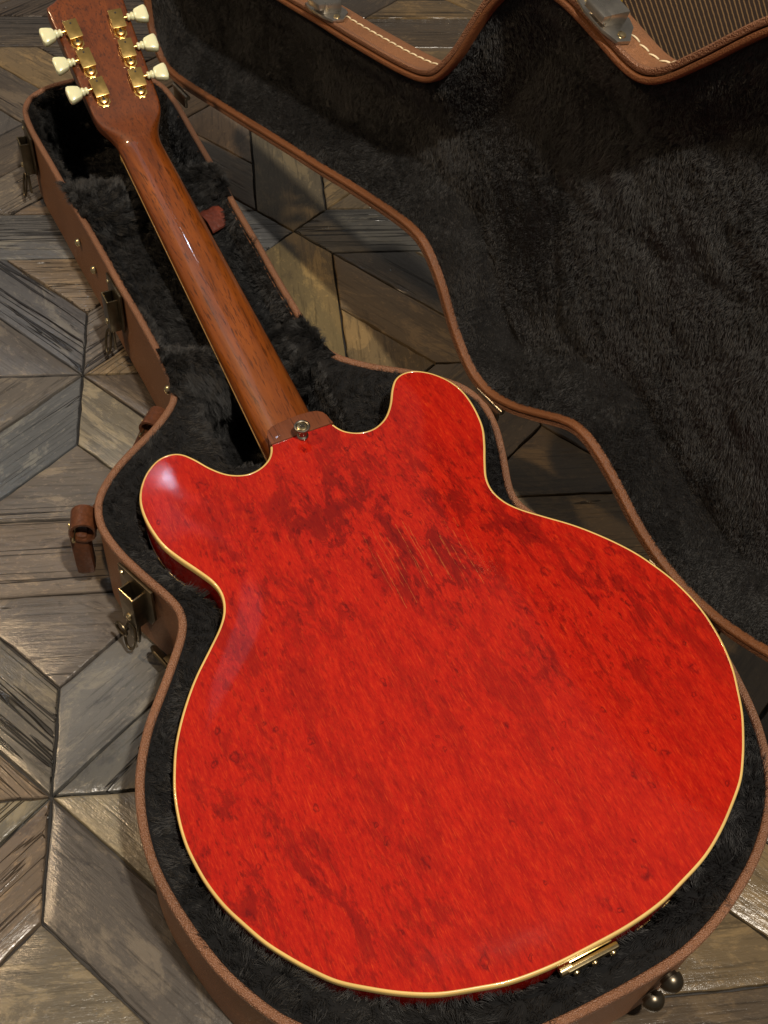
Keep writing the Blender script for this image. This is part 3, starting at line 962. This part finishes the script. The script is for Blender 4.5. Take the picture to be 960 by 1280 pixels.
# carrying handle on the shoulder
hd = empty("handle", case)
Fa = wall_frame(0, .072, -1, (-.088, .546)); Fb = wall_frame(0, .074, -1, (-.1755, .462))
A0, B0 = Fa.translation, Fb.translation
oa, ob = Vector(Fa.col[1][:3]), Vector(Fb.col[1][:3])
mid_o = (oa + ob).normalized()
path = []
for t in np.linspace(0, 1, 22):
    p = A0.lerp(B0, t)
    sag = math.sin(math.pi * t)
    p = p + mid_o * (.016 + .020 * sag ** .6) + Vector((0, 0, -.050 * sag ** .5))
    path.append(p)
MB().tube(path, None, 14, False, (.0050, .0085)).build("grip", M_LEATHER_DARK, hd)
for Fm in (Fa, Fb):
    lp = []
    for k in range(18):
        a = 2 * math.pi * k / 18
        lp.append(Fm @ Vector((0, .0115 + .0085 * math.cos(a), .006 + .0095 * math.sin(a))))
    n_ = len(lp); vs = []
    for p in lp:
        tx = Vector(Fm.col[0][:3])
        cc = Fm @ Vector((0, .0115, .006)); dr = (p - cc).normalized()
        for sx_, rr in ((-1, 0), (1, 0), (1, .0022), (-1, .0022)): vs.append(p + tx * (sx_ * .0105) + dr * rr)
    fs = []
    for k in range(n_):
        for q in range(4):
            fs.append((k * 4 + q, k * 4 + (q + 1) % 4, ((k + 1) % n_) * 4 + (q + 1) % 4, ((k + 1) % n_) * 4 + q))
    lo = mesh("anchor_loop", vs, fs, M_LEATHER_DARK, hd, True, 50)
    MB().tube([Fm @ Vector((x, .0195, .001)) for x in np.linspace(-.0145, .0145, 6)], .0016, 8).build("pin", M_BRASS, lo)
    MB().lathe([(.0032, 0), (.0030, .0012), (.001, .002)], Fm @ Matrix.Translation((0, .0222, .004)) @ Matrix.Rotation(-math.pi / 2, 4, 'X'), 12).build("rivet", M_BRASS, lo)
    MB().box((0, .0165, -.026), (.0090, .0078, .026), Fm, .0045).build("strap_end", M_LEATHER_DARK, hd)

# ------------------------------------------------------------------ lid (built closed, then swung open about the hinge line)
lid = empty("lid", case)
THETA = math.radians(94.0)
H0 = np.array([.08759, 1.02243, ZR]); H1 = np.array([.21010, .21047, ZR])
HAX = (H1 - H0) / np.linalg.norm(H1 - H0)


LIFT = np.array([.003, 0, .006])           # the hinge leaves hold the open lid clear of the tray rim


def lid_xf(V):
    V = np.asarray(V, float)
    q = V - H0; a = q @ HAX; p = q - a[:, None] * HAX
    c, s = math.cos(THETA), -math.sin(THETA)
    if np.cross(HAX, np.array([-1., 0, 0]))[2] > 0: s = -s
    return H0 + a[:, None] * HAX + p * c + np.cross(HAX, p) * s + LIFT


LD = .035
sweep(RIM, NIN, [(.0005, ZR + .0015), (.0, ZR + .003), (.0, ZR + LD - .008), (.002, ZR + LD - .002), (.008, ZR + LD + .001), (.010, ZR + LD - .002), (.0042, ZR + LD - .006), (.0042, ZR + .003), (.0036, ZR + .0013)], "lid_wall", M_LEATHER, lid, lid_xf, True)
sweep(RIM, NIN, [(.0054, ZR + .004), (.0054, ZR - .0016), (.0059, ZR - .0028), (.0080, ZR - .0032), (.0092, ZR - .0026), (.0099, ZR - .0012), (.0099, ZR + .004)], "lid_tongue", M_LEATHER_IN, lid, lid_xf, True)
sweep(RIM, NIN, [(.0004, ZR + .0026), (-.0004, ZR + .0016), (-.0004, ZR - .0006), (.0004, ZR - .0014), (.0032, ZR - .0014), (.0042, ZR - .0006), (.0044, ZR + .0026)], "lid_edge", M_LEATHER_RIM, lid, lid_xf, True)
lo_ = RIM + NIN * .0065
lp_, lt_ = fill(lo_, .016, .008)
ld_ = dist_poly(lp_, RIM)
mesh("lid_back", lid_xf(np.c_[lp_, ZR + LD + .004 + .020 * sst(0, .12, ld_)]), lt_, M_LEATHER, lid)

# stitching along the lid wall: one joined part of short thread stitches
st = MB()
per = np.linalg.norm(np.roll(RIM, -1, 0) - RIM, axis=1)
cum = np.concatenate([[0], np.cumsum(per)]); tot = cum[-1]
loopR = np.vstack([RIM, RIM[:1]]); loopN = np.vstack([NIN, NIN[:1]])
pitch = .0098
for k in range(int(tot / pitch)):
    q = []
    for a in (0, .33, .66, 1):
        l = k * pitch + a * .0076
        x_ = np.interp(l, cum, loopR[:, 0]); y_ = np.interp(l, cum, loopR[:, 1])
        nx = np.interp(l, cum, loopN[:, 0]); ny = np.interp(l, cum, loopN[:, 1])
        b_ = .0008 * math.sin(math.pi * a)
        q.append((x_ - nx * b_, y_ - ny * b_, ZR + .0175 + .0016 * (a - .5)))
    st.tube(q, .0007, 5)
V = lid_xf(np.array(st.v))
so = mesh("stitching", V, st.f, M_THREAD, lid, True)
so["kind"] = "stuff"

# lid plush
lfo = RIM + NIN * .0096
lfp, lft = fill(lfo, .0062, .0035)
ldd = dist_poly(lfp, RIM) * 1000
lz = 103 + 24 * sst(4, 58, ldd) + 2.0 * np.exp(-((ldd - 52) / 4) ** 2)
P1 = lfp * 1000
lz += 1.0 * wob(P1, .055, 71) * sst(14, 40, ldd) + .7 * wob(P1, .16, 72) * sst(12, 30, ldd)
# creases in the glued plush
for (x0, y0, x1, y1, dp, wd) in ((-60, 640, 70, 640, 4, 4), (-60, 905, 70, 905, 4, 4), (-60, 940, 75, 955, 3, 3), (-120, 520, -40, 590, 4, 5), (40, 590, 120, 500, 4, 5), (-150, 300, -20, 240, 3, 6), (30, 250, 160, 330, 3, 6), (-30, 460, -20, 180, 2.5, 5), (-130, 120, 40, 60, 3, 6), (-100, 430, 90, 400, 3, 6)):
    dl = dist_poly(P1, np.array([(x0, y0), ((x0 + x1) / 2 + 6, (y0 + y1) / 2 + 5), (x1, y1)], float), False)
    lz += .55 * dp * np.exp(-(dl / wd) ** 2) * sst(25, 40, ldd)
lV = lid_xf(np.c_[lfp, lz / 1000])
lid_lining = mesh("lid_lining", lV, lft[:, ::-1], M_LINER, lid)
_e = lid_xf(np.array([[0, 0, ZR], [-.3, 0, ZR], [0, .3, ZR], [0, 0, ZR - .3]])); _o = _e[0]
nap_l = (-.45 * (_e[1] - _o) - .30 * (_e[2] - _o)) / .3
fur("lid_plush_fibres", lV, lft[:, ::-1], 480000, .0040, nap_l, lid, 90, lift=.50, clump=.0036, thick=.00013, ruffle=.55)


# catches on the lid wall
def catch(s, z0=ZR - .006):
    F = wall_frame(s, z0)
    root = empty("catch", lid)
    Mx = F @ Matrix(((1, 0, 0, 0), (0, 0, 1, 0), (0, 1, 0, 0), (0, 0, 0, 1)))
    def put(name, mb, mat):
        mb.v = [tuple(p) for p in lid_xf(np.array(mb.v))]
        return mb.build(name, mat, root)
    pl = [(-.023, .004), (-.010, .001), (.010, .001), (.023, .004), (.025, .014), (.019, .020), (.014, .026), (.006, .029), (-.006, .029), (-.014, .026), (-.019, .020), (-.025, .014)]
    put("plate", MB().prism(pl, .0002, .0030, Mx, .0009), M_CATCH)
    put("hook", MB().box((0, .0066, .0135), (.0085, .0050, .0095), F, .0016), M_CATCH)
    put("hook_lip", MB().box((0, .0095, .0015), (.0095, .0028, .0035), F, .0012), M_CATCH)
    for dx in (-.0185, .0185):
        put("rivet", MB().lathe([(.0030, 0), (.0028, .0012), (.0010, .0020)], F @ Matrix.Translation((dx, .0030, .011)) @ Matrix.Rotation(-math.pi / 2, 4, 'X'), 14), M_BRASS)


catch(.718); catch(.384); catch(1.012)

# hinges between tray and lid
for l in (.012, .588, .812):
    c0 = H0 + HAX * l
    hg = MB()
    hg.tube([tuple(c0 + HAX * (q * .017)) for q in (-1, -.36)], .0029, 12)
    hg.tube([tuple(c0 + HAX * (q * .017)) for q in (-.33, .33)], .0031, 12)
    hg.tube([tuple(c0 + HAX * (q * .017)) for q in (.36, 1)], .0029, 12)
    hg.v = [(x + .0034, y, z + .0045) for x, y, z in hg.v]
    hg.box((0, 0, 0), (.0016, .014, .0075), Matrix.Translation((c0[0] + .0022, c0[1], c0[2] - .0015)) @ Matrix.Rotation(math.atan2(-HAX[0], HAX[1]) , 4, 'Z'), .0004)
    hg.build("hinge", M_STEEL, case)

# ================================================================== GUITAR
guitar = empty("electric_guitar")
tag(guitar, "cherry red double cutaway semi-hollow electric guitar lying face down in the case", "guitar")
GM = Matrix(((0.9424597858994167, -0.3297304578436127, -0.05520305365346532, .352781),
             (0.3266000649971994, 0.9433385216926317, -0.058692682973140904, -.635750),
             (0.07142793225518276, 0.03728617251746305, 0.99674861014839, .110), (0, 0, 0, 1)))
guitar.matrix_world = GM
GN = inward(GOUT); ng = len(GOUT)
BW, BH, DEP = .0018, .0060, .045
# arched back
bo = GOUT + GN * BW
gp, gt = fill(bo, .0055, .003)
gs = .004
ax_ = np.arange(-.216, .2161, gs); ay_ = np.arange(-.012, .4881, gs)
AX, AY = np.meshgrid(ax_, ay_)
msk = inside(np.c_[AX.ravel(), AY.ravel()], bo).reshape(AX.shape)
hh_ = np.zeros(AX.shape)
for _ in range(2600):
    hh_[1:-1, 1:-1] = .25 * (hh_[2:, 1:-1] + hh_[:-2, 1:-1] + hh_[1:-1, 2:] + hh_[1:-1, :-2]) + 1.0
    hh_ *= msk
hh_ = (hh_ / hh_.max()) ** .9
fx = (gp[:, 0] - ax_[0]) / gs; fy = (gp[:, 1] - ay_[0]) / gs
ix, iy = fx.astype(int), fy.astype(int); fx -= ix; fy -= iy
hv = hh_[iy, ix] * (1 - fx) * (1 - fy) + hh_[iy, ix + 1] * fx * (1 - fy) + hh_[iy + 1, ix] * (1 - fx) * fy + hh_[iy + 1, ix + 1] * fx * fy
gd = dist_poly(gp, GOUT)
arch = .0066 * hv * sst(BW * .9, .030, gd)
back = mesh("back", np.c_[gp, arch], gt, M_CHERRY, guitar)
# heel span has no binding
span = [k for k in range(ng) if not (GOUT[k][1] > .4485 and abs(GOUT[k][0]) < .0300)]
brk = next(i for i in range(len(span)) if (span[i] - span[i - 1]) % ng > 1)
span = span[brk:] + span[:brk]
prof = [(BW + .0006, -.0010), (BW, .0001), (.0011, .00012), (.0003, -.0004), (-.0001, -.0014), (-.0001, -BH), (.0012, -BH - .0002)]
vs = []; fs = []
for d, z in prof:
    for k in span: e = GOUT[k] + GN[k] * d; vs.append((e[0], e[1], z))
m = len(span)
for r in range(len(prof) - 1):
    for k in range(m - 1): fs.append((r * m + k, r * m + k + 1, (r + 1) * m + k + 1, (r + 1) * m + k))
mesh("binding", vs, fs, M_BIND, guitar, True, 60)
vs = []; fs = []
for d, z in ((.0002, -.0012), (.0002, -DEP + BH), (.0002, -DEP + BH)):
    for k in range(ng): e = GOUT[k] + GN[k] * d; vs.append((e[0], e[1], z))
for k in range(ng): fs.append((k, (k + 1) % ng, ng + (k + 1) % ng, ng + k))
mesh("sides", vs, fs, M_CHERRY, guitar)
sweep(GOUT, GN, [(.0012, -DEP + BH), (-.0001, -DEP + BH), (-.0001, -DEP), (BW, -DEP)], "top_binding", M_BIND, guitar)
gp2, gt2 = fill(GOUT + GN * BW, .012, .006)
gd2 = dist_poly(gp2, GOUT)
mesh("top", np.c_[gp2, -DEP - .011 * (1 - np.exp(-(gd2 / .05) ** 1.25))], gt2[:, ::-1], M_CHERRY, guitar)

# neck: joint plane rises towards the nut
SN, ZN, ZH = .860, -.0012, -.0427


def neck_z(s): return ZH + (ZN - ZH) * (s - .450) / (SN - .450)


vs = []; fs = []; K = 24
ss = list(np.linspace(.440, SN - .010, 34))
for s in ss:
    k = (s - .450) / (SN - .450)
    hw = (.0268 - .0052 * k); dp = .0182 - .0018 * k
    z0 = neck_z(s)
    for q in range(K + 1):
        a = math.pi * q / K
        x_ = math.copysign(abs(math.cos(a)) ** .86, math.cos(a)) * hw
        vs.append((x_, s, z0 + dp * abs(math.sin(a)) ** .92))
# flare into the headstock
TAU = .5000
cu, su = math.cos(TAU), math.sin(TAU)
HT = .0150                                              # headstock thickness


def head(u, t, w):
    """point on the headstock: u along, t across, w above its face"""
    return (t, SN + u * cu - w * su * .9, ZN - .004 + u * su + w * cu)


NSL = math.atan2(ZN - ZH, SN - .450)
hs = [(-.004, .0217, .0166), (.001, .0218, .0166), (.007, .0221, .0164), (.013, .0233, .0160), (.019, .0256, .0155), (.025, .0287, .0152), (.031, .0315, .0150), (.037, .0334, .0150), (.043, .0344, .0150), (.048, .0347, .0150)]
for u, hw, hh in hs:
    k = float(sst(-.004, .038, np.array([u]))[0])
    th = NSL + (TAU - NSL) * float(sst(-.020, .034, np.array([u]))[0])
    for q in range(K + 1):
        a = math.pi * q / K
        c_, s_ = math.cos(a), math.sin(a)
        pw = .86 * (1 - k) + .12 * k; pz = .92 * (1 - k) + .10 * k
        x_ = math.copysign(abs(c_) ** pw, c_) * hw
        z_ = hh * abs(s_) ** pz
        if u >= 0: bx_, bz_ = SN + u * cu, ZN - .004 + u * su + .004 * (1 - k)
        else: bx_, bz_ = SN + u, neck_z(SN + u)
        vs.append((x_, bx_ - z_ * math.sin(th), bz_ + z_ * math.cos(th)))
rows = len(ss) + len(hs)


def skin(rows_, first, name, mat):
    V_ = vs[first * (K + 1):(first + rows_) * (K + 1)]; F_ = []
    for r in range(rows_ - 1):
        for q in range(K): F_.append((r * (K + 1) + q, r * (K + 1) + q + 1, (r + 1) * (K + 1) + q + 1, (r + 1) * (K + 1) + q))
        F_.append((r * (K + 1), (r + 1) * (K + 1), (r + 1) * (K + 1) + K, r * (K + 1) + K))
    F_.append(tuple(range(K + 1))); F_.append(tuple((rows_ - 1) * (K + 1) + q for q in range(K + 1)))
    return mesh(name, V_, F_, mat, guitar, True, 60)


# headstock blade with open-book top
MH = Matrix(((1, 0, 0, 0), (0, cu, -su, SN), (0, su, cu, ZN - .004), (0, 0, 0, 1)))
HB = [(.056, .0350), (.075, .0356), (.095, .0363), (.120, .0373), (.145, .0382), (.160, .0387), (.1635, .0388), (.1655, .0382), (.1672, .0350), (.1690, .0300), (.1725, .0245), (.1770, .0190), (.1805, .0120)]
for u, hw in HB:
    for q in range(K + 1):
        a = math.pi * q / K
        c_, s_ = math.cos(a), math.sin(a)
        p = MH @ Vector((math.copysign(abs(c_) ** .12, c_) * hw, u, HT * abs(s_) ** .10))
        vs.append(tuple(p))
nb = len(ss) + 3
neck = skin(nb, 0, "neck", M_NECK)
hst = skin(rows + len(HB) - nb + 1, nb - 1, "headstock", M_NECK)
ho = [(.0343, .044), (.0352, .060), (.0362, .090), (.0374, .120), (.0384, .150), (.0386, .163), (.033, .1675), (.024, .172), (.012, .180)]
HO = ho + [(-t, u) for t, u in ho[::-1]]
MB().prism(HO, -.0022, -.0002, MH, .0004).build("face_veneer", M_RUBBER, hst)

# fretboard with binding, nut
fb = MB(); bl = MB()
vs = []; fs = []
for s in (.400, SN):
    hw = .0268 - .0052 * (s - .450) / (SN - .450); z0 = neck_z(s)
    vs += [(-hw, s, z0 - .0002), (hw, s, z0 - .0002), (hw, s, z0 - .0062), (-hw, s, z0 - .0062)]
fs = [(0, 1, 2, 3), (4, 5, 6, 7), (0, 1, 5, 4), (1, 2, 6, 5), (2, 3, 7, 6), (3, 0, 4, 7)]
fo = mesh("fretboard", vs, fs, M_ROSE, guitar, False)
for sd in (-1, 1):
    vs = []
    for s in (.401, SN):
        hw = .0268 - .0052 * (s - .450) / (SN - .450); z0 = neck_z(s)
        vs += [(sd * hw, s, z0 - .0004), (sd * (hw + .0005), s, z0 - .0004), (sd * (hw + .0005), s, z0 - .0022), (sd * hw, s, z0 - .0022)]
    mesh("fretboard_binding", vs, fs, M_BIND_DULL, fo, False)
MB().box((0, SN + .0025, neck_z(SN) - .005), (.0216, .0024, .0045), None, .0008).build("nut", M_BIND, guitar)

# heel with cap
hp = [(-.0284, .4486), (-.0273, .4530), (-.0266, .4585), (-.0245, .4630), (-.0205, .4657), (-.014, .4672), (-.005, .4680), (.006, .4683), (.015, .4677), (.0212, .4660), (.0250, .4628), (.0268, .4585), (.0275, .4530), (.0286, .4486)]
MB().prism(hp, -.042, .0014, None, .0007).build("heel", M_HEEL, guitar)

# strap button with screw
BX, BY, BZ = -.0004, .4455, .0020
sb = MB().lathe([(.0046, -.002), (.0048, .0010), (.0036, .0022), (.0034, .0075), (.0042, .0095), (.0064, .0106), (.0068, .0116), (.0065, .0124), (.0054, .0127), (.0047, .0124), (.0045, .0119)], Matrix.Translation((BX, BY, BZ)), 26).build("strap_button", M_STEEL, guitar)
sc_ = MB().lathe([(.0043, 0), (.0043, .0004), (.0034, .0008), (.0010, .0009)], Matrix.Translation((BX, BY, BZ + .0118)), 20).build("screw", M_BRASS, sb)
MB().box((0, 0, 0), (.0025, .0007, .0003), Matrix.Translation((BX, BY, BZ + .0127)) @ Matrix.Rotation(.5, 4, 'Z')).box((0, 0, .00005), (.0007, .0025, .0003), Matrix.Translation((BX, BY, BZ + .0127)) @ Matrix.Rotation(.5, 4, 'Z')).build("cross_slot", M_HOLE, sb)

# tailpiece bracket on the end of the body
br = empty("tailpiece_bracket", guitar)
TB = Matrix.Translation((0, -.0012, -.006)) @ Matrix.Rotation(-.25, 4, 'X')
MB().lathe([(.0034, -.004), (.0034, .004)], Matrix.Translation((-.0185, -.0032, -.0095)) @ Matrix.Rotation(math.pi / 2, 4, 'Y'), 12).build('hinge_knuckle', M_BRASS, br)
MB().box((0, -.0030, -.003), (.0185, .0022, .0020), TB, .0012).build("hinge_bar", M_BRASS, br)
MB().prism([(-.017, 0), (.017, 0), (.014, -.034), (-.014, -.034)], -.0020, .0, Matrix.Translation((0, -.001, -.010)) @ Matrix.Rotation(math.pi / 2, 4, 'X'), .0006).build("plate", M_GOLD, br)
for x_, z_ in ((-.0125, -.0120), (.0005, -.0110), (.0135, -.0095)):
    MB().lathe([(.0024, 0), (.0023, .001), (.0014, .0019), (.0004, .0022)], Matrix.Translation((x_, -.0072, z_)) @ Matrix.Rotation(math.pi / 2, 4, 'X'), 12).build("screw", M_BRASS, br)

# tuners
TS0, TP, TB_, TD = .0640, .0325, .0196, .0016


def tuner(k, sd):
    root = empty("tuner", guitar)
    u = TS0 + TP * k; t = sd * (TB_ + TD * k)
    F = MH @ Matrix.Translation((t, u, HT)) @ Matrix.Rotation(-sd * .045, 4, 'Z') @ Matrix.Diagonal((sd, 1, 1, 1))
    # scalloped base plate, local x outwards
    ol = [(-.0050, .0140), (-.002, .0158), (.002, .0158), (.0050, .0140), (.0058, .010), (.0058, -.006), (.0066, -.0085), (.0062, -.0115), (.0040, -.0128), (.0026, -.0152), (0, -.0142), (-.0026, -.0152), (-.0040, -.0128), (-.0062, -.0115), (-.0066, -.0085), (-.0058, -.006), (-.0058, .010)]
    MB().prism(ol, -.0002, .0014, F, .0004).build("base_plate", M_GOLD, root)
    MB().box((0, .0030, .0045), (.0064, .0098, .0036), F, .0008).build("housing", M_GOLD, root)
    MB().box((0, .0030, .0088), (.0071, .0100, .0009), F, .0005).build("cover", M_GOLD, root)
    MB().lathe([(.0050, 0), (.0050, .0030), (.0042, .0042), (.0020, .0048)], F @ Matrix.Translation((0, -.0082, .0008)), 18).build("gear_boss", M_GOLD, root)
    MB().lathe([(.0010, 0), (.0010, .0004)], F @ Matrix.Translation((0, .0090, .0096)), 10).build("oil_hole", M_HOLE, root)
    MB().lathe([(.0017, 0), (.0016, .0007), (.0006, .0011)], F @ Matrix.Translation((0, -.0085, .0054)), 10).build("screw", M_HOLE, root)
    S = F @ Matrix.Translation((.0056, .0050, .0046)) @ Matrix.Rotation(math.pi / 2, 4, 'Y')
    MB().lathe([(.0018, 0), (.0018, .0065)], S, 12).build("shaft", M_GOLD, root)
    b = MB()
    B = S @ Matrix.Translation((0, 0, .0052))
    b.lathe([(.0026, 0), (.0036, .0008), (.0036, .0022), (.0026, .0030), (.0034, .0038), (.0042, .0048), (.0042, .0062), (.0032, .0072), (.0034, .0080)], B, 16)
    # keystone paddle
    pr = [(.0044, .0034, .0074), (.0060, .0044, .0088), (.0076, .0050, .0135), (.0088, .0050, .0180), (.0084, .0046, .0200), (.0060, .0036, .0212)]
    vs = []; fs = []; nn = 16
    for hx, hy, z in pr:
        for q in range(nn):
            a = 2 * math.pi * q / nn; c_, s_ = math.cos(a), math.sin(a)
            vs.append(B @ Vector((math.copysign(abs(s_) ** .5, s_) * hy, math.copysign(abs(c_) ** .32, c_) * hx, z)))
    for r in range(len(pr) - 1):
        for q in range(nn): fs.append((r * nn + q, r * nn + (q + 1) % nn, (r + 1) * nn + (q + 1) % nn, (r + 1) * nn + q))
    fs.append(tuple(range(nn))); fs.append(tuple((len(pr) - 1) * nn + q for q in range(nn)))
    b.add(vs, fs)
    b.build("button", M_BUTTON, root, True, 32)


for k in range(3):
    for sd in (-1, 1): tuner(k, sd)
